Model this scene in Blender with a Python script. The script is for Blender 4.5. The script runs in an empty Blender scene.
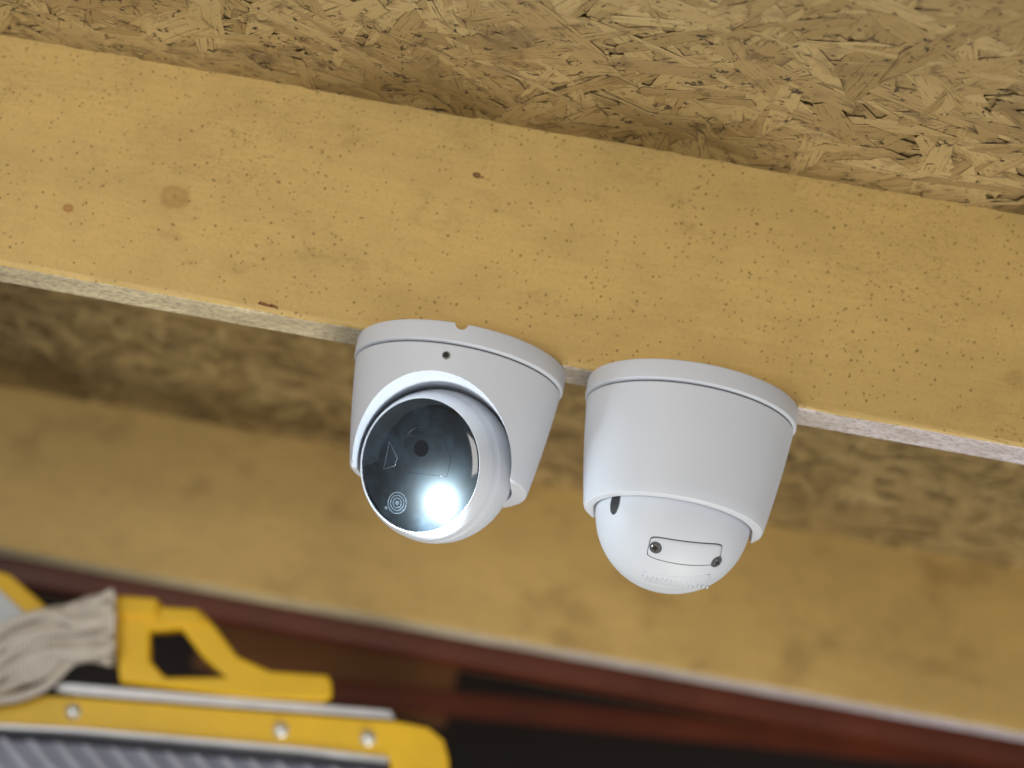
import bpy, bmesh, random
import numpy as np
from math import *
from mathutils import Vector, Matrix
random.seed(4); rng=np.random.default_rng(7)
Z0=1.70
H=.4509; HC=.591; D1=1.3475; D2=2.091; T=.033
sc=bpy.context.scene
try:
    sc.view_settings.view_transform='Standard'
except Exception: pass

# ------------------------------------------------------------ helpers
class NT:
    def __init__(s,name):
        s.m=bpy.data.materials.new(name); s.m.use_nodes=True
        s.t=s.m.node_tree; s.b=s.t.nodes['Principled BSDF']
    def n(s,typ,**kw):
        nd=s.t.nodes.new(typ)
        for k,v in kw.items():
            if k=='inp':
                for a,b in v.items(): nd.inputs[a].default_value=b
            else: setattr(nd,k,v)
        return nd
    def l(s,a,b): s.t.links.new(a,b)
    def coord(s,scale=(1,1,1),kind='Object',loc=(0,0,0)):
        c=s.n('ShaderNodeTexCoord'); m=s.n('ShaderNodeMapping')
        m.inputs['Scale'].default_value=scale; m.inputs['Location'].default_value=loc
        s.l(c.outputs[kind],m.inputs['Vector']); return m.outputs[0]
    def noise(s,vec,scale,detail=4,rough=.55):
        n=s.n('ShaderNodeTexNoise'); n.inputs['Scale'].default_value=scale
        n.inputs['Detail'].default_value=detail; n.inputs['Roughness'].default_value=rough
        s.l(vec,n.inputs['Vector']); return n.outputs['Fac']
    def ramp(s,fac,stops):
        r=s.n('ShaderNodeValToRGB'); e=r.color_ramp.elements
        while len(e)<len(stops): e.new(.5)
        for i,(p,c) in enumerate(stops):
            e[i].position=p; e[i].color=(c[0],c[1],c[2],1) if hasattr(c,'__len__') else (c,c,c,1)
        s.l(fac,r.inputs[0]); return r.outputs[0]
    def math(s,op,a,b=0,c=0,clamp=False):
        m=s.n('ShaderNodeMath',operation=op,use_clamp=clamp)
        for i,v in enumerate((a,b,c)):
            if isinstance(v,bpy.types.NodeSocket): s.l(v,m.inputs[i])
            else: m.inputs[i].default_value=v
        return m.outputs[0]
    def mix(nt,fac,a,b,mode='MIX'):
        m=nt.n('ShaderNodeMix',data_type='RGBA',blend_type=mode)
        ins=[m.inputs[0],m.inputs[6],m.inputs[7]]
        for sock,v in zip(ins,(fac,a,b)):
            if isinstance(v,bpy.types.NodeSocket): nt.l(v,sock)
            elif hasattr(v,'__len__'): sock.default_value=(v[0],v[1],v[2],1)
            else: sock.default_value=v
        return m.outputs[2]
    def bump(s,h,strength=.3,dist=.001):
        b=s.n('ShaderNodeBump'); b.inputs['Strength'].default_value=strength; b.inputs['Distance'].default_value=dist
        s.l(h,b.inputs['Height']); s.l(b.outputs[0],s.b.inputs['Normal']); return b
def lin(r,g,b):
    f=lambda c:(c/255/12.92) if c/255<=.04045 else ((c/255+.055)/1.055)**2.4
    return (f(r),f(g),f(b))
def setp(nt,**kw):
    for k,v in kw.items():
        s=nt.b.inputs[k.replace('_',' ')]
        if hasattr(v,'__len__'): s.default_value=(v[0],v[1],v[2],1)
        else: s.default_value=v
def mk(name,me,mat=None,parent=None,smooth=False,loc=(0,0,0)):
    o=bpy.data.objects.new(name,me); sc.collection.objects.link(o); o.location=loc
    if mat: me.materials.append(mat)
    if parent: o.parent=parent
    if smooth:
        for p in me.polygons:p.use_smooth=True
    return o
def from_bm(name,bm,**k):
    me=bpy.data.meshes.new(name); bm.normal_update(); bm.to_mesh(me); bm.free(); return mk(name,me,**k)
def empty(name,loc=(0,0,0),rot=(0,0,0)):
    o=bpy.data.objects.new(name,None); sc.collection.objects.link(o); o.location=loc; o.rotation_euler=rot; o.empty_display_size=.02; return o
def autosmooth(o,ang=35):
    bm=bmesh.new(); bm.from_mesh(o.data)
    for e in bm.edges:
        e.smooth = not(len(e.link_faces)==2 and e.calc_face_angle(0)>radians(ang))
    for f in bm.faces: f.smooth=True
    bm.to_mesh(o.data); bm.free()
def box(name,x0,x1,y0,y1,z0,z1,mat,parent=None,bev=0,seg=2):
    bm=bmesh.new(); bmesh.ops.create_cube(bm,size=1)
    for v in bm.verts:
        v.co=Vector(((x0+x1)/2+v.co.x*(x1-x0),(y0+y1)/2+v.co.y*(y1-y0),(z0+z1)/2+v.co.z*(z1-z0)))
    if bev: bmesh.ops.bevel(bm,geom=bm.edges[:],offset=bev,segments=seg,affect='EDGES')
    return from_bm(name,bm,mat=mat,parent=parent)
def lathe_mesh(profile,seg=96,closed_ends=True):
    bm=bmesh.new(); rings=[]
    for r,z in profile:
        if r<1e-6: rings.append([bm.verts.new((0,0,z))])
        else: rings.append([bm.verts.new((r*cos(2*pi*i/seg),r*sin(2*pi*i/seg),z)) for i in range(seg)])
    for a,b in zip(rings[:-1],rings[1:]):
        for i in range(seg):
            j=(i+1)%seg
            if len(a)==1: bm.faces.new((a[0],b[i],b[j]))
            elif len(b)==1: bm.faces.new((a[i],b[0],a[j]))
            else: bm.faces.new((a[i],b[i],b[j],a[j]))
    bmesh.ops.recalc_face_normals(bm,faces=bm.faces)
    return bm
def xform_bm(bm,M):
    bmesh.ops.transform(bm,matrix=M,verts=bm.verts)
def axis_matrix(d,up=(0,0,1)):
    d=Vector(d).normalized(); x=Vector(up).cross(d).normalized(); y=d.cross(x)
    return Matrix((x,y,d)).transposed().to_4x4()
def boolean(o,cutter_bm):
    me=bpy.data.meshes.new('cut'); cutter_bm.to_mesh(me); cutter_bm.free()
    c=bpy.data.objects.new('cut',me); sc.collection.objects.link(c)
    m=o.modifiers.new('b','BOOLEAN'); m.operation='DIFFERENCE'; m.object=c; m.solver='EXACT'
    par=o.parent; o.parent=None
    bpy.context.view_layer.update()
    dg=bpy.context.evaluated_depsgraph_get()
    nm=bpy.data.meshes.new_from_object(o.evaluated_get(dg))
    o.modifiers.clear(); o.data=nm; o.parent=par
    bpy.data.objects.remove(c)

# ------------------------------------------------------------ materials
YEL=lin(216,181,108)
def joist_mat(name,knots=True,speck=1.0,base=YEL):
    m=NT(name); oc=m.coord()
    n1=m.noise(m.coord((1.2,3,5)),1.6,3)
    col=m.ramp(n1,[(.3,[c*.86 for c in base]),(.55,base),(.75,[min(1,c*1.08) for c in base])])
    n2=m.noise(m.coord((5,30,60)),6,5,.7)
    col=m.mix(m.ramp(n2,[(.35,.28),(.6,0)]),col,[c*.72 for c in base])
    n3=m.noise(m.coord((3,3,4),loc=(3,1,2)),9,5,.65)
    col=m.mix(m.ramp(n3,[(.36,.30),(.56,0)]),col,lin(176,146,86))
    sm=m.noise(m.coord((7,7,11),loc=(1,4,2)),5,5,.7)
    col=m.mix(m.ramp(sm,[(.58,0),(.72,.34)]),col,lin(138,108,60))
    nf=m.noise(oc,420,3,.6)
    col=m.mix(m.ramp(nf,[(.36,.26),(.52,0)]),col,[c*.62 for c in base])
    dens=m.ramp(m.noise(oc,7,3,.6),[(.34,0),(.66,1)])
    for sc_,thr,pick,colr,st in ((160,.155,.84,lin(118,98,42),.68),(85,.08,1.04,lin(98,70,30),.7),(280,.25,.86,lin(134,106,50),.62)):
        v=m.n('ShaderNodeTexVoronoi'); v.inputs['Scale'].default_value=sc_; m.l(oc,v.inputs['Vector'])
        sep=m.n('ShaderNodeSeparateColor'); m.l(v.outputs['Color'],sep.inputs[0])
        a=m.math('LESS_THAN',m.math('ADD',v.outputs['Distance'],m.math('MULTIPLY',m.noise(oc,900,2),.10)),m.math('ADD',thr-.03,m.math('MULTIPLY',sep.outputs[1],.11)))
        th=m.math('SUBTRACT',pick,m.math('MULTIPLY',dens,.42))
        b=m.math('GREATER_THAN',sep.outputs[0],th)
        f=m.math('MULTIPLY',m.math('MULTIPLY',a,b),st*speck)
        col=m.mix(f,col,colr)
    wv=m.coord((9,9,26)); cr=m.noise(wv,9,6,.62)
    ca=m.math('ABSOLUTE',m.math('SUBTRACT',cr,.5)); msk=m.noise(oc,8,2)
    f=m.math('MULTIPLY',m.math('LESS_THAN',ca,.004),m.ramp(msk,[(.50,0),(.58,.75)]))
    col=m.mix(f,col,lin(100,74,32))
    if not knots:
        bl=m.noise(m.coord((3,3,5)),5,4,.6); col=m.mix(m.ramp(bl,[(.56,0),(.68,.35)]),col,lin(140,108,56))
    if knots:
        for (kx,kz,r,dk,kc) in ((-.2463,.5097,.0085,.5,lin(150,105,40)),(-.3046,.4917,.0032,.75,lin(160,95,25)),(-.0788,.5556,.0024,1,lin(95,52,12)),
                                (-.0755,.5548,.0012,.8,lin(95,52,12)),(.085,.556,.0012,.8,lin(110,62,14)),(-.19,.53,.0012,.7,lin(120,72,20))):
            sx=m.n('ShaderNodeSeparateXYZ'); m.l(oc,sx.inputs[0])
            dx=m.math('SUBTRACT',sx.outputs[0],kx); dz=m.math('SUBTRACT',sx.outputs[2],kz+Z0)
            d=m.math('SQRT',m.math('ADD',m.math('MULTIPLY',dx,dx),m.math('MULTIPLY',m.math('MULTIPLY',dz,dz),1.5)))
            d=m.math('ADD',d,m.math('MULTIPLY',m.math('SUBTRACT',m.noise(oc,260,2),.5),r*.7))
            f=m.ramp(m.math('DIVIDE',d,r*1.5),[(.25,dk*.75),(.55,dk),(.72,0)]) if r<.004 else m.ramp(m.math('DIVIDE',d,r*1.5),[(.0,dk),(.3,dk*.5),(.55,dk*.85),(.8,0)])
            col=m.mix(f,col,kc)
    m.l(col,m.b.inputs['Base Color']); setp(m,Roughness=.55)
    h=m.math('ADD',m.math('MULTIPLY',n2,.5),m.math('MULTIPLY',nf,.35))
    m.bump(h,.28,.001)
    return m.m
M_j1=joist_mat('painted_joist'); M_j2=joist_mat('painted_joist_far',knots=False,speck=.6)
def under_mat():
    m=NT('joist_underside_pale'); oc=m.coord()  # pale cream to silvery colour along the joist, flecked darker
    sx=m.n('ShaderNodeSeparateXYZ'); m.l(oc,sx.inputs[0])
    n=m.noise(m.coord((1,3,3)),260,4,.7); n2=m.noise(m.coord((1,4,1)),30,3)
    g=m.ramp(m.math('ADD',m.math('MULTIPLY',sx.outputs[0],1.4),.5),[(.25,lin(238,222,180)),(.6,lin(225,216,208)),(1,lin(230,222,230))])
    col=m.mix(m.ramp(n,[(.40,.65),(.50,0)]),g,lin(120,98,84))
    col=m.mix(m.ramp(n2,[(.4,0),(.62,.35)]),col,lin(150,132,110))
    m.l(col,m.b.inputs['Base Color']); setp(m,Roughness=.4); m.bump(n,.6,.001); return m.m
M_un=under_mat()
def osb_mat():
    m=NT('osb_flakes_painted'); oc=m.coord()
    a=m.n('ShaderNodeAttribute',attribute_name='fl'); sep=m.n('ShaderNodeSeparateColor'); m.l(a.outputs['Color'],sep.inputs[0])
    uv=m.n('ShaderNodeUVMap',uv_map='UVMap')
    mp=m.n('ShaderNodeMapping'); mp.inputs['Scale'].default_value=(40,620,1); m.l(uv.outputs[0],mp.inputs[0])
    fib=m.noise(mp.outputs[0],1,4,.65)
    base=m.ramp(sep.outputs[0],[(0,lin(150,125,78)),(.5,lin(169,143,92)),(1,lin(188,163,110))])
    big=m.noise(oc,5,3); base=m.mix(m.ramp(big,[(.4,0),(.65,.4)]),base,lin(148,120,72))
    col=m.mix(m.ramp(fib,[(.36,.8),(.44,0)]),base,lin(88,66,36))
    col=m.mix(m.ramp(sep.outputs[1],[(.0,.95),(.16,.65),(.36,0)]),col,lin(46,32,16))  # crack shade and grime coloured into the flake edges
    dirt=m.noise(oc,55,5,.7); col=m.mix(m.ramp(dirt,[(.56,0),(.65,.6)]),col,lin(86,64,36))
    sp=m.noise(oc,150,4,.7); col=m.mix(m.ramp(sp,[(.61,0),(.64,.9)]),col,lin(34,24,14))
    blot=m.noise(oc,22,4,.6); col=m.mix(m.ramp(blot,[(.57,0),(.68,.5)]),col,lin(80,60,34))
    m.l(col,m.b.inputs['Base Color']); setp(m,Roughness=.6)
    m.bump(m.math('ADD',fib,m.math('MULTIPLY',dirt,.4)),.6,.001)
    return m.m
M_osb=osb_mat()
def simple(name,col,rough=.5,metal=0,var=.12,vs=30,bump=.1,**kw):
    m=NT(name); oc=m.coord(); n=m.noise(oc,vs,4,.6)
    c=m.ramp(n,[(.3,[x*(1-var) for x in col]),(.7,[min(1,x*(1+var)) for x in col])])
    m.l(c,m.b.inputs['Base Color']); setp(m,Roughness=rough,Metallic=metal,**kw)
    if bump: m.bump(m.noise(oc,vs*14,3),bump,.0005)
    return m.m
M_white=simple('white_plastic',lin(213,217,224),.52,0,.02,20,.10)
M_gap=simple('seam_dark',lin(84,86,92),.7,0,.05)
M_screw=simple('screw_steel',lin(150,150,145),.3,1,.1,300)
M_black=simple('black_recess',lin(18,18,20),.5,0,.1)
M_back=simple('dark_stained_wall',lin(30,18,15),.7,0,.35,6)
M_stain=simple('reddish_stained_wood',lin(98,44,22),.4,0,.3,9)
M_ply=simple('brown_plywood',lin(118,76,40),.6,0,.25,7)
M_lad=simple('yellow_fiberglass',lin(238,190,12),.4,0,.10,12)
M_alu=simple('aluminium',lin(200,200,202),.4,.5,.1,30)
M_treads=simple('aluminium_tread',lin(112,114,128),.45,.3,.15,30)
M_treadr=simple('aluminium_rib',lin(150,152,164),.45,.3,.15,30)
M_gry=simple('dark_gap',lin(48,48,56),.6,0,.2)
M_wpan=simple('white_board',lin(215,220,222),.5)
M_hole=simple('rivet_steel',lin(222,222,218),.3,.6,.1)
M_conc=simple('concrete',lin(170,166,158),.8,0,.12,4)
M_block=simple('blocker_grey',lin(110,114,120),.5,0,.08,4)
def rope_mat():
    m=NT('rope_fibre'); oc=m.coord((1,1,1))
    w=m.n('ShaderNodeTexWave'); w.inputs['Scale'].default_value=90; w.inputs['Distortion'].default_value=2; m.l(oc,w.inputs[0])
    c=m.ramp(w.outputs[1],[(.2,lin(212,200,182)),(.7,lin(246,238,226))]); m.l(c,m.b.inputs['Base Color']); setp(m,Roughness=.8)
    m.bump(w.outputs[1],.5,.002); return m.m
M_rope=rope_mat()
def glass_mat(lx,ly,on):
    m=NT('dark_window'); oc=m.coord()
    sx=m.n('ShaderNodeSeparateXYZ'); m.l(oc,sx.inputs[0])
    n=m.noise(oc,60,4,.6); c=m.ramp(n,[(.42,lin(8,12,17)),(.75,lin(38,50,60))])
    m.l(c,m.b.inputs['Base Color']); setp(m,Roughness=.07,IOR=1.42)
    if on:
        # LED bloom put into the window's emission, fading with distance
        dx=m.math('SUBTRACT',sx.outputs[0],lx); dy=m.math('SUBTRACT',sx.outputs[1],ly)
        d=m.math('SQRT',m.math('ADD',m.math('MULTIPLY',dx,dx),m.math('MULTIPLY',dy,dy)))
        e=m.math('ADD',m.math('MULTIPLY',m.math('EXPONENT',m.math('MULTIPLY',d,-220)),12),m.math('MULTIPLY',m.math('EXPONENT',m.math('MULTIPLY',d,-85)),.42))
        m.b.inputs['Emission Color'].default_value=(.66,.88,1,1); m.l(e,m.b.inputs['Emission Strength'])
    return m.m
def emis(name,col,st):
    m=NT(name); setp(m,Base_Color=col); m.b.inputs['Emission Color'].default_value=(*col,1); m.b.inputs['Emission Strength'].default_value=st; return m.m

# ------------------------------------------------------------ joists & ceiling
def joist(name,y0,y1,mat,xa=-1.5,xb=1.5):
    nx=220; bm=bmesh.new()
    prof=[(y0,HC),(y0,H+.003),(y0+.0004,H+.0014),(y0+.0014,H+.0003),(y0+.003,H),(y1-.003,H),(y1-.001,H+.001),(y1,H+.003),(y1,HC)]
    rows=[]
    for i in range(nx+1):
        x=xa+(xb-xa)*i/nx; row=[]
        for k,(y,z) in enumerate(prof):
            j=0
            if 1<=k<=4: j=rng.normal()*.0002*(k<=3)+max(0,rng.normal()-1.9)*.0008
            row.append(bm.verts.new((x,y+(j*.5 if k<5 else 0),z+Z0+j)))
        rows.append(row)
    for a,b in zip(rows[:-1],rows[1:]):
        for k in range(len(prof)-1):
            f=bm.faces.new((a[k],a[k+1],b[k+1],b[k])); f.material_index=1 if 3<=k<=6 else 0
    for r in (rows[0],rows[-1]): bm.faces.new(r)
    bmesh.ops.recalc_face_normals(bm,faces=bm.faces)
    o=from_bm(name,bm,mat=mat); o.data.materials.append(M_un); return o
j1=joist('ceiling_joist',D1,D1+T,M_j1); j2=joist('ceiling_joist',D2,D2+T+.004,M_j2)
bm=bmesh.new()
for (x,l,h) in ((-.182,.005,.0012),(-.177,.003,.001)):
    vs=[bm.verts.new(c) for c in ((x-l,D1+.001,Z0+H+.0035),(x+l,D1+.0005,Z0+H+.003),(x+l*.4,D1-.002,Z0+H+.003+h),(x-l*.7,D1-.0018,Z0+H+.0040+h))]
    bm.faces.new(vs)
spl=from_bm('splinter',bm,mat=M_ply); spl.parent=j1

def osb_ceiling():
    xr=(-.8,.85); yr=(.85,2.12); N=7500
    V=[];Fc=[];UV=[];C=[]
    V+= [(-1.6,.3,Z0+HC+.0012),(1.6,.3,Z0+HC+.0012),(1.6,3.0,Z0+HC+.0012),(-1.6,3.0,Z0+HC+.0012)]; Fc.append([3,2,1,0]); UV+=[(0,0)]*4; C+=[(.2,.3,0)]*4
    for i in range(N):
        cx=rng.uniform(*xr); cy=rng.uniform(*yr)
        if i>N*.6: cy=rng.uniform(.95,1.36)
        L=rng.uniform(.025,.105); W=rng.uniform(.006,.020)*(1 if rng.random()<.85 else 1.7)
        if rng.random()<.35: W*=.3
        a=rng.uniform(0,pi); ca,sa=cos(a),sin(a)
        tx=rng.normal()*.007; ty=rng.normal()*.022
        zc=HC+.0004-rng.random()**1.3*.0014
        n=6; u0=rng.uniform(0,50)
        xs=np.linspace(-L/2,L/2,n)
        wob=rng.normal(size=n)*.0006; bend=rng.normal()*.003
        base=len(V); col=rng.random()
        sk=rng.normal(size=2)*W*.6
        ed=rng.random(size=2)
        for k,x in enumerate(xs):
            for s_,e in ((-1,0),(-.75,1),(.75,1),(1,0)):
                w=W/2*s_*(1-.45*(k in(0,n-1))*rng.random())
                xx=x+(sk[0]*s_ if k==0 else sk[1]*s_ if k==n-1 else 0)+ (rng.normal()*.0015 if k in (0,n-1) else 0)
                yy=w+wob[k]+bend*(x/L)**2*4*.3
                z=min(zc-(tx*x+ty*w)+(.0003 if e==0 else 0), HC+.001)
                V.append((cx+xx*ca-yy*sa,cy+xx*sa+yy*ca,Z0+z)); UV.append((xx+u0,yy+u0))
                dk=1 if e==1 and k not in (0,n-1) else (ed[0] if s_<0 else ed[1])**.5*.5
                C.append((col,dk,0))
        for k in range(n-1):
            for j in range(3):
                p=base+k*4+j; Fc.append([p,p+1,p+5,p+4])
    me=bpy.data.meshes.new('ceiling'); me.from_pydata(V,[],Fc)
    uvl=me.uv_layers.new(name='UVMap'); at=me.attributes.new('fl','FLOAT_COLOR','POINT')
    at.data.foreach_set('color',np.array([(c[0],c[1],c[2],1) for c in C],dtype=np.float32).ravel())
    li=np.zeros(len(me.loops),dtype=np.int32); me.loops.foreach_get('vertex_index',li)
    uvl.data.foreach_set('uv',np.array(UV,dtype=np.float32)[li].ravel())
    me.update(); return mk('ceiling',me,M_osb)
osb_ceiling()
box('ceiling_deck',-1.6,1.6,.3,3.0,Z0+HC+.0025,Z0+HC+.02,M_ply)

# ------------------------------------------------------------ back space
box('wall_back',-1.6,1.6,2.95,3.0,0,Z0+HC,M_back)
box('floor',-2.5,2.5,-2.5,3.0,-.05,0,M_conc)
box('header_board',-1.5,1.5,D2+.06,D2+.09,Z0+.437,Z0+HC,M_stain,bev=.002)
pp=box('plywood_panel',-.135,.135,-.01,.01,-.05,.05,M_ply,bev=.002); pp.location=(-.206,2.6,Z0+.515); pp.rotation_euler=(0,radians(3),0)
rr=box('wooden_rail',-.37,.55,-.015,.015,-.011,.011,M_stain,bev=.003); rr.location=(.176,2.5,Z0+.484); rr.rotation_euler=(0,radians(-4.5),0)
# unseen cabinet-shaped blocker, added to shade the left ceiling corner
CB=empty('shadow_blocker',(-.75,1.75,0))
box('blocker_body',-.60,.60,-.42,.42,.06,1.72,M_block,parent=CB,bev=.004)
box('blocker_base',-.58,.58,-.38,.40,0,.06,M_black,parent=CB)
for s in (-1,1):
    box('blocker_leaf',min(s*.005,s*.59),max(s*.005,s*.59),-.437,-.42,.08,1.70,M_block,parent=CB,bev=.003)
    box('blocker_handle',s*.05-.008,s*.05+.008,-.465,-.437,.85,1.0,M_alu,parent=CB,bev=.003)

# ------------------------------------------------------------ security cameras
def sphere_patch(name,cd,rd,hw,hh,R,thick,mat,parent,center,corner=.3,arc=0,trap=0):
    """rounded rectangular plate lying on a sphere"""
    cd=Vector(cd).normalized(); rd=(Vector(rd)-cd*Vector(rd).dot(cd)).normalized(); ud=cd.cross(rd)
    N=32; M=14; bm=bmesh.new(); grid=[]
    for j in range(M+1):
        row=[]
        for i in range(N+1):
            a=i/N*2-1; b=j/M*2-1
            if corner>=1:
                k=sqrt(a*a+b*b)/max(abs(a),abs(b)) if (a or b) else 1
                x=a/k*hw; y=b/k*hh-arc*a*a
            else:
                cx=1-corner*.10*abs(b)**8; x=a*hw*cx*(1+trap*b); y=b*hh*(1-corner*.5*abs(a)**10)-arc*(a*a)
            d=(cd+rd*(x/R)+ud*(y/R)).normalized()
            edge=(abs(a)==1 or abs(b)==1)
            row.append(bm.verts.new(Vector(center)+d*(R+(-.0002 if edge else thick))))
        grid.append(row)
    for j in range(M):
        for i in range(N): bm.faces.new((grid[j][i],grid[j][i+1],grid[j+1][i+1],grid[j+1][i]))
    bmesh.ops.recalc_face_normals(bm,faces=bm.faces)
    return from_bm(name,bm,mat=mat,parent=parent,smooth=True)
def disc_part(name,prof,d,pos,mat,parent,seg=48,up=(0,0,1)):
    bm=lathe_mesh(prof,seg); o=from_bm(name,bm,mat=mat,parent=parent)
    M=axis_matrix(d,up); M.translation=Vector(pos); o.matrix_local=M; autosmooth(o,30); return o

def fdir(azdeg,eldeg):
    a=radians(azdeg); e=radians(eldeg); return Vector((sin(a)*cos(e),-cos(a)*cos(e),sin(e)))
def turret(loc,face,scoop,bx,bz,front):
    E=empty('security_camera',loc)
    R0=.0603
    prof=[(0,0),(R0-.0012,0),(R0-.0003,-.0006),(R0,-.0018),(R0,-.0108),(R0-.0006,-.0118),(R0-.0018,-.0122),(0,-.0122)]
    bm=lathe_mesh(prof,160); ring=from_bm('mounting_ring',bm,mat=M_white,parent=E)
    if front:
        c=lathe_mesh([(0,0),(.0036,0),(.0036,.03),(0,.03)],32); M=axis_matrix((0.02,-1,0)); M.translation=Vector((-.001,-.04,-.0005)); xform_bm(c,M)
        boolean(ring,c)
    autosmooth(ring,30)
    bm=lathe_mesh([(0,-.0120),(R0-.0022,-.0120),(R0-.0024,-.0135),(0,-.0135)],128); autosmooth(from_bm('seam',bm,mat=M_gap,parent=E),30)
    zb=-.0745; rt=R0-.0012; rb=.0508
    prof=[(0,-.0130),(rt-.0006,-.0130),(rt,-.0138)]
    for i in range(1,9):
        t=i/9; prof.append((rt+(rb-rt)*t+.0006*sin(pi*t),-.0138+(zb+.0138+.0015)*t))
    prof+=[(rb,zb+.0018),(rb-.0005,zb+.0006),(rb-.0016,zb),(0,zb)]
    bm=lathe_mesh(prof,160); hs=from_bm('housing',bm,mat=M_white,parent=E)
    RB=.0434; bc=Vector((bx,0,bz))
    rc=RB+.0016
    c=lathe_mesh([(0,0),(rc,0),(rc+.0002,.03),(rc+.003,.052),(rc+.004,.12),(0,.12)],128); M=axis_matrix(scoop); M.translation=bc; xform_bm(c,M); boolean(hs,c)
    c=bmesh.new(); bmesh.ops.create_uvsphere(c,u_segments=96,v_segments=48,radius=rc); xform_bm(c,Matrix.Translation(bc)); boolean(hs,c)
    autosmooth(hs,28)
    mod=hs.modifiers.new('bev','BEVEL'); mod.width=.0009; mod.segments=2; mod.limit_method='ANGLE'; mod.angle_limit=radians(40)
    # ball
    off=.0208; rr_=sqrt(RB*RB-off*off)
    prof=[(0,-RB)]
    for i in range(1,60):
        a=pi*i/60
        z=-RB*cos(a)
        if z>off-.002: break
        r=RB*sin(a)
        if abs(z-.0095)<.0011: r-=.0006
        prof.append((r,z))
    prof+=[(rr_+.0002,off-.0008),(rr_-.0002,off-.0002),(rr_-.0005,off-.0002),(rr_-.0007,off-.0006),(rr_-.0009,off-.0010),(0,off-.0010)]
    disc_part('ball',prof,face,bc,M_white,E,128)
    f=Vector(face).normalized(); LX,LY=.0150,-.0205
    Mx=axis_matrix(f); X=Mx.col[0].to_3d(); Y=Mx.col[1].to_3d()
    rg=rr_-.0008
    fp=bc+f*(off-.0009)
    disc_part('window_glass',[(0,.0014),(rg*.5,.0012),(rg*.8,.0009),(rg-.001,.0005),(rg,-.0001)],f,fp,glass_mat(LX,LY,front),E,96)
    def onp(u,v,h=.0009): return fp+X*u+Y*v+f*(h+.0003)
    grey=simple('sensor_grey',lin(105,118,128),.3); lens=simple('lens_black',lin(6,8,14),.05,0,.1,30,0)
    faint=simple('lens_bezel',lin(34,44,52),.3)
    disc_part('lens_ring',[(.0118,-.0004),(.0122,.0001),(.0126,-.0004)],f,onp(.001,.009,.0009),faint,E)
    disc_part('lens',[(0,.0005),(.004,.0003),(.008,-.0003)],f,onp(.001,.009,.0008),lens,E)
    for i,(ra,rb_) in enumerate(((.0003,.0012),(.0024,.0029),(.0040,.0045),(.0056,.0061))):
        disc_part('sensor_ring_%d'%i,[(ra,-.0003),(ra,.0005),(rb_,.0005),(rb_,-.0003)],f,onp(-.0128,-.0215,.0004),grey,E)
    disc_part('small_sensor',[(0,.0005),(.0009,.0004),(.0009,0)],f,onp(-.020,-.0245,.0002),grey,E)
    def outline(nm,pts,mat,th=.0002,h=.0007,cyc=True):
        cu=bpy.data.curves.new(nm,'CURVE'); cu.dimensions='3D'; cu.bevel_depth=th; sp=cu.splines.new('POLY'); sp.points.add(len(pts)-1)
        for q,(u,v) in zip(sp.points,pts): q.co=(*onp(u,v,h),1)
        sp.use_cyclic_u=cyc; cu.materials.append(mat); o=bpy.data.objects.new(nm,cu); sc.collection.objects.link(o); o.parent=E
    outline('indicator_outline',[(-.0195,.0125),(-.0140,.0035),(-.0155,-.001),(-.0225,-.003)],grey,.00018,.0009)
    outline('inner_frame',[(-.012,.016),(.014,.016),(.020,.004),(.018,-.006),(-.008,-.004)],faint,.00014,.0010)
    if front:
        disc_part('led_halo',[(.0055,.0002),(.0080,.0006),(.0084,0)],f,onp(LX,LY,.0003),emis('led_halo_glow',(.85,.96,1),8),E)  # glowing ring added to imitate bloom around the LED
        disc_part('led',[(0,.0011),(.004,.0009),(.0056,.0003)],f,onp(LX,LY,.0003),emis('led_white',(.93,.98,1),30),E)
        ld=bpy.data.lights.new('led_lamp','POINT'); ld.energy=.20; ld.color=(.78,.91,1); ld.shadow_soft_size=.004
        lo=bpy.data.objects.new('led_lamp',ld); sc.collection.objects.link(lo); lo.parent=E; lo.location=onp(LX-.001,LY-.013,.012)
        d=Vector((-.10,-1,0)).normalized(); ps=d*(rt-.0002)+Vector((0,0,-.0195))
        disc_part('screw_socket_rim',[(.0014,-.001),(.0016,.0003),(.0022,.0003),(.0023,-.001)],d,ps,M_screw,E)
        disc_part('screw_socket',[(0,.0001),(.0015,.0001),(.0015,-.001)],d,ps,M_black,E)
    else:
        Fv=Vector((0,cos(.30),sin(.30))); U=Vector((0,-sin(.30),cos(.30)))
        def dv(u,v):
            u/=79;v/=79; return Vector((u,0,0))+U*v-Fv*sqrt(max(0,1-u*u-v*v))
        cd=dv(16,-32)
        sphere_patch('plate_seam',cd,(1,0,-.04),.0234,.0076,RB+.0002,.0001,M_gap,E,bc,arc=.0006)
        sphere_patch('cover_plate',cd,(1,0,-.04),.0229,.0071,RB+.0003,.0003,M_white,E,bc,arc=.0006)
        for s in (-1,1):
            d=dv(16+s*31,-32+(1 if s<0 else -3)); ps=bc+d*(RB+.0005)
            disc_part('plate_screw_recess',[(0,.0003),(.0034,.0003),(.0036,-.0005)],d,ps,M_gap,E,32)
            disc_part('plate_screw',[(0,.0012),(.0018,.0011),(.0025,.0004),(.0025,-.0004)],d,ps,M_screw,E,32)
            for k in (0,1):
                bm=bmesh.new(); bmesh.ops.create_cube(bm,size=1); xform_bm(bm,Matrix.Diagonal((.0030 if k else .0007,.0007 if k else .0030,.0006,1)))
                o=from_bm('screw_slot',bm,mat=M_black,parent=E); M=axis_matrix(d); M.translation=ps+d*.0011; o.matrix_local=M
        sphere_patch('adjust_slot_edge',dv(-62,5),(0.35,0,1),.0072,.0042,RB+.0001,.0001,M_gap,E,bc,corner=1)
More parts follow.
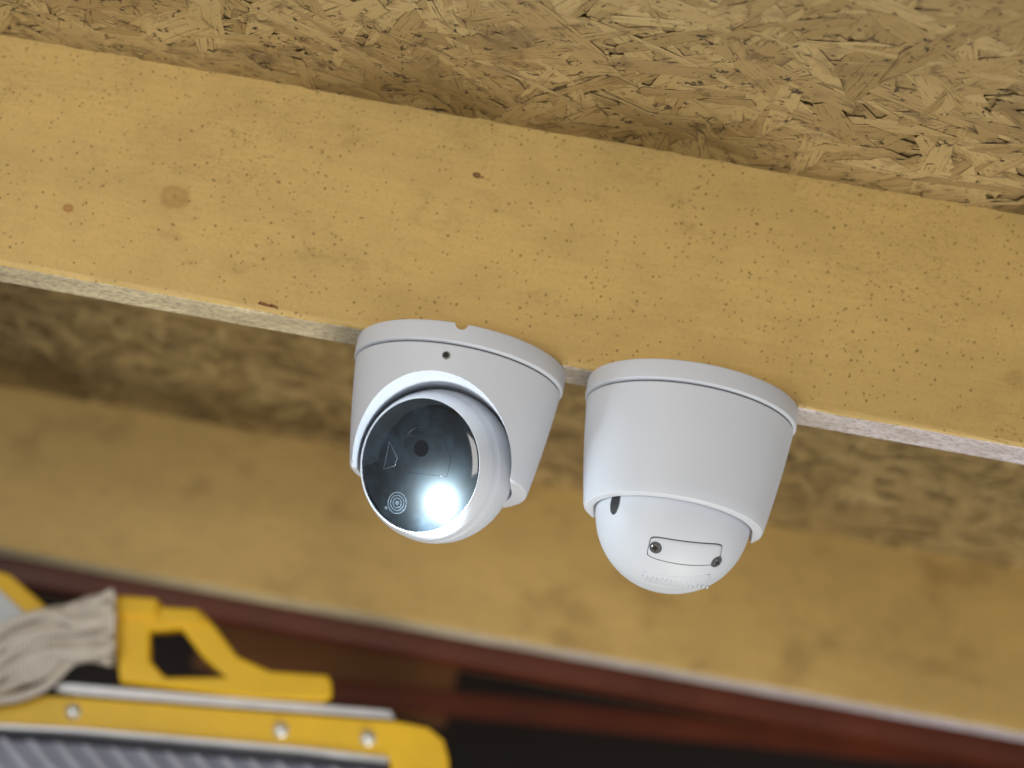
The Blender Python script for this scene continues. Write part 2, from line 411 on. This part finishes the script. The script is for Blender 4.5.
        sphere_patch('adjust_slot',dv(-62,5),(0.35,0,1),.0064,.0034,RB+.0003,.0001,M_black,E,bc,corner=1)
        sphere_patch('vent_band',dv(12,-62),(1,0,0),.0215,.0048,RB+.0001,.0004,M_white,E,bc,corner=.8)
        for i in range(15):
            u=-20+i*4.6
            sphere_patch('vent_rib_%d'%i,dv(u,-63),(1,0,0),.0006,.0022,RB+.0003,.0009,M_white,E,bc)
    return E
zt=Z0+H-.0002
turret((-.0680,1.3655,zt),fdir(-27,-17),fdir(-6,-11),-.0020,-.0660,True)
turret((.0653,1.3600,zt),fdir(172,-14),fdir(176,-20),0,-.0718,False)

# ------------------------------------------------------------ stepladder, rope and bits (stored overhead, tilted ~10 deg)
K=.00079; rho=-radians(10.6)
def P(px,py): return ((px-225)*K,(720-py)*K*1.04)
def prism(name,pts,y0,y1,mat,parent,bev=.0015,hole=None):
    cu=bpy.data.curves.new(name,'CURVE'); cu.dimensions='2D'; cu.fill_mode='BOTH'
    for ps in ([pts]+([hole] if hole else [])):
        sp=cu.splines.new('POLY'); sp.points.add(len(ps)-1); sp.use_cyclic_u=True
        for q,(a,b) in zip(sp.points,ps): q.co=(*P(a,b),0,1)
    cu.extrude=(y1-y0)/2-bev; cu.bevel_depth=bev; cu.bevel_resolution=2; cu.offset=-bev
    o=bpy.data.objects.new(name,cu); sc.collection.objects.link(o)
    o.parent=parent; o.rotation_euler=(pi/2,0,0); o.location=(0,(y0+y1)/2,0); cu.materials.append(mat); return o
L=empty('stepladder',(-.2242,1.95,Z0+.3179),(0,rho,0))
prism('side_rail',[(-60,694),(80,700),(395,724),(425,730),(440,742),(445,760),(446,830),(392,830),(388,760),(300,748),(80,729),(-60,722)],-.010,.012,M_lad,L)
prism('rail_flange',[(60,687),(80,688),(388,714),(392,722),(80,698),(60,694)],-.012,.02,M_alu,L,.0006)
prism('rail_lower_flange',[(-60,722),(80,729),(300,748),(386,758),(386,763),(300,753),(80,734),(-60,727)],-.012,.012,M_alu,L,.0006)
prism('rail_gap_shade',[(-60,726),(80,734),(300,754),(386,763),(386,770),(300,761),(80,741),(-60,732)],-.004,.012,M_gry,L,.0006)  # dark strip put in for the shaded gap below the rail
prism('tread_plate',[(-60,734),(80,742),(380,770),(380,840),(-60,840)],.000,.016,M_treads,L,.001)
for i in range(16):
    x=-50+i*27
    y=743+(x-80)*.09
    prism('tread_rib_%d'%i,[(x,y),(x+9,y+1),(x+60,y+60),(x+50,y+60)],-.003,.001,M_treadr,L,.0004)
for (a,b) in ((78,714),(281,732),(366,740)):
    u,v=P(a,b)
    bm=lathe_mesh([(0,.0035),(.003,.0032),(.0052,.0018),(.0064,0),(.0064,-.003)],32)
    o=from_bm('rivet',bm,mat=M_hole,parent=L); M=axis_matrix((0,-1,0)); M.translation=Vector((u,-.0100,v)); o.matrix_local=M; autosmooth(o,50)
prism('spreader_bracket',[(93,607),(100,603),(158,608),(163,616),(198,618),(214,634),(238,664),(270,678),(326,682),(330,688),(330,702),(322,706),(250,702),(180,694),(124,688),(118,652),(96,636)],-.02,.004,M_lad,L,.002,
      hole=[(150,638),(182,636),(204,664),(228,684),(168,684),(152,668)])
prism('bracket_step',[(96,606),(158,610),(158,626),(98,624)],-.026,-.02,M_lad,L,.001)
prism('bracket_web',[(160,618),(196,620),(206,634),(160,632)],-.024,-.02,M_lad,L,.001)
prism('end_cap',[(-30,570),(8,580),(46,612),(50,640),(30,640),(-30,600)],-.004,.02,M_lad,L,.0015)
for x in (-.2,.15):
    box('support_arm',x-.012,x+.012,.016,1.03,-.115,-.09,M_back,parent=L)
WB=empty('white_board_offcut',(-.2242,1.985,Z0+.3179),(0,rho,0))
prism('board',[(-60,575),(0,596),(30,622),(34,650),(-60,655)],-.042,-.032,M_wpan,WB)
RP=empty('rope_coil',(-.2242,1.925,Z0+.3179),(0,rho,0))
for i in range(26):
    cu=bpy.data.curves.new('strand_%d'%i,'CURVE'); cu.dimensions='3D'; cu.bevel_depth=.0036; cu.bevel_resolution=3
    sp=cu.splines.new('BEZIER'); sp.bezier_points.add(4)
    t=(i%9)/8; lay=i//9
    ys=.004-lay*.009
    sl=(6,-12,14)[lay]
    pts=[(-60,662+58*t+sl),(-5,650+58*t+random.uniform(-7,7)),(45,630+56*t+random.uniform(-7,7)-sl*.6),(88,616+52*t+random.uniform(-6,6)+sl*.3),(118,612+58*t+random.uniform(-4,4))]
    for q,(a,b) in zip(sp.bezier_points,pts):
        u,v=P(a,b); q.co=(u,ys+random.uniform(-.006,.006),v); q.handle_left_type=q.handle_right_type='AUTO'
    cu.materials.append(M_rope); o=bpy.data.objects.new('strand_%d'%i,cu); sc.collection.objects.link(o); o.parent=RP

# ------------------------------------------------------------ light
w=bpy.data.worlds.new('World'); sc.world=w; w.use_nodes=True
w.node_tree.nodes['Background'].inputs[0].default_value=(.88,.93,1,1); w.node_tree.nodes['Background'].inputs[1].default_value=.55
def area(name,loc,tgt,size,e,col):
    l=bpy.data.lights.new(name,'AREA'); l.energy=e; l.size=size; l.color=col
    o=bpy.data.objects.new(name,l); sc.collection.objects.link(o); o.location=loc
    o.rotation_euler=(Vector(tgt)-Vector(loc)).to_track_quat('-Z','Y').to_euler(); return o
area('shop_light',(-.9,-.6,Z0+.0),(0,1.4,Z0+.45),.7,20,(1,.97,.92))
area('fill_light',(.5,1.45,Z0-1.2),(0,1.8,Z0+.5),.55,17,(1,.95,.86))  # added unseen fill in place of floor bounce, brightens undersides and far ceiling

# ------------------------------------------------------------ camera
yaw,pit,rol=.02718,.31193,.18561
F=Vector((-sin(yaw)*cos(pit),cos(yaw)*cos(pit),sin(pit))); Rv=Vector((cos(yaw),sin(yaw),0)); Uv=Rv.cross(F)
r=Rv*cos(rol)+Uv*sin(rol); u=-Rv*sin(rol)+Uv*cos(rol)
cd=bpy.data.cameras.new('camera'); co=bpy.data.objects.new('camera',cd); sc.collection.objects.link(co)
M=Matrix((r,u,-F)).transposed().to_4x4(); M.translation=Vector((0,0,Z0)); co.matrix_world=M
cd.sensor_width=36; cd.lens=2521.3/1024*36; cd.clip_start=.05
cd.dof.use_dof=True; cd.dof.focus_distance=1.365; cd.dof.aperture_fstop=5.0
sc.camera=co
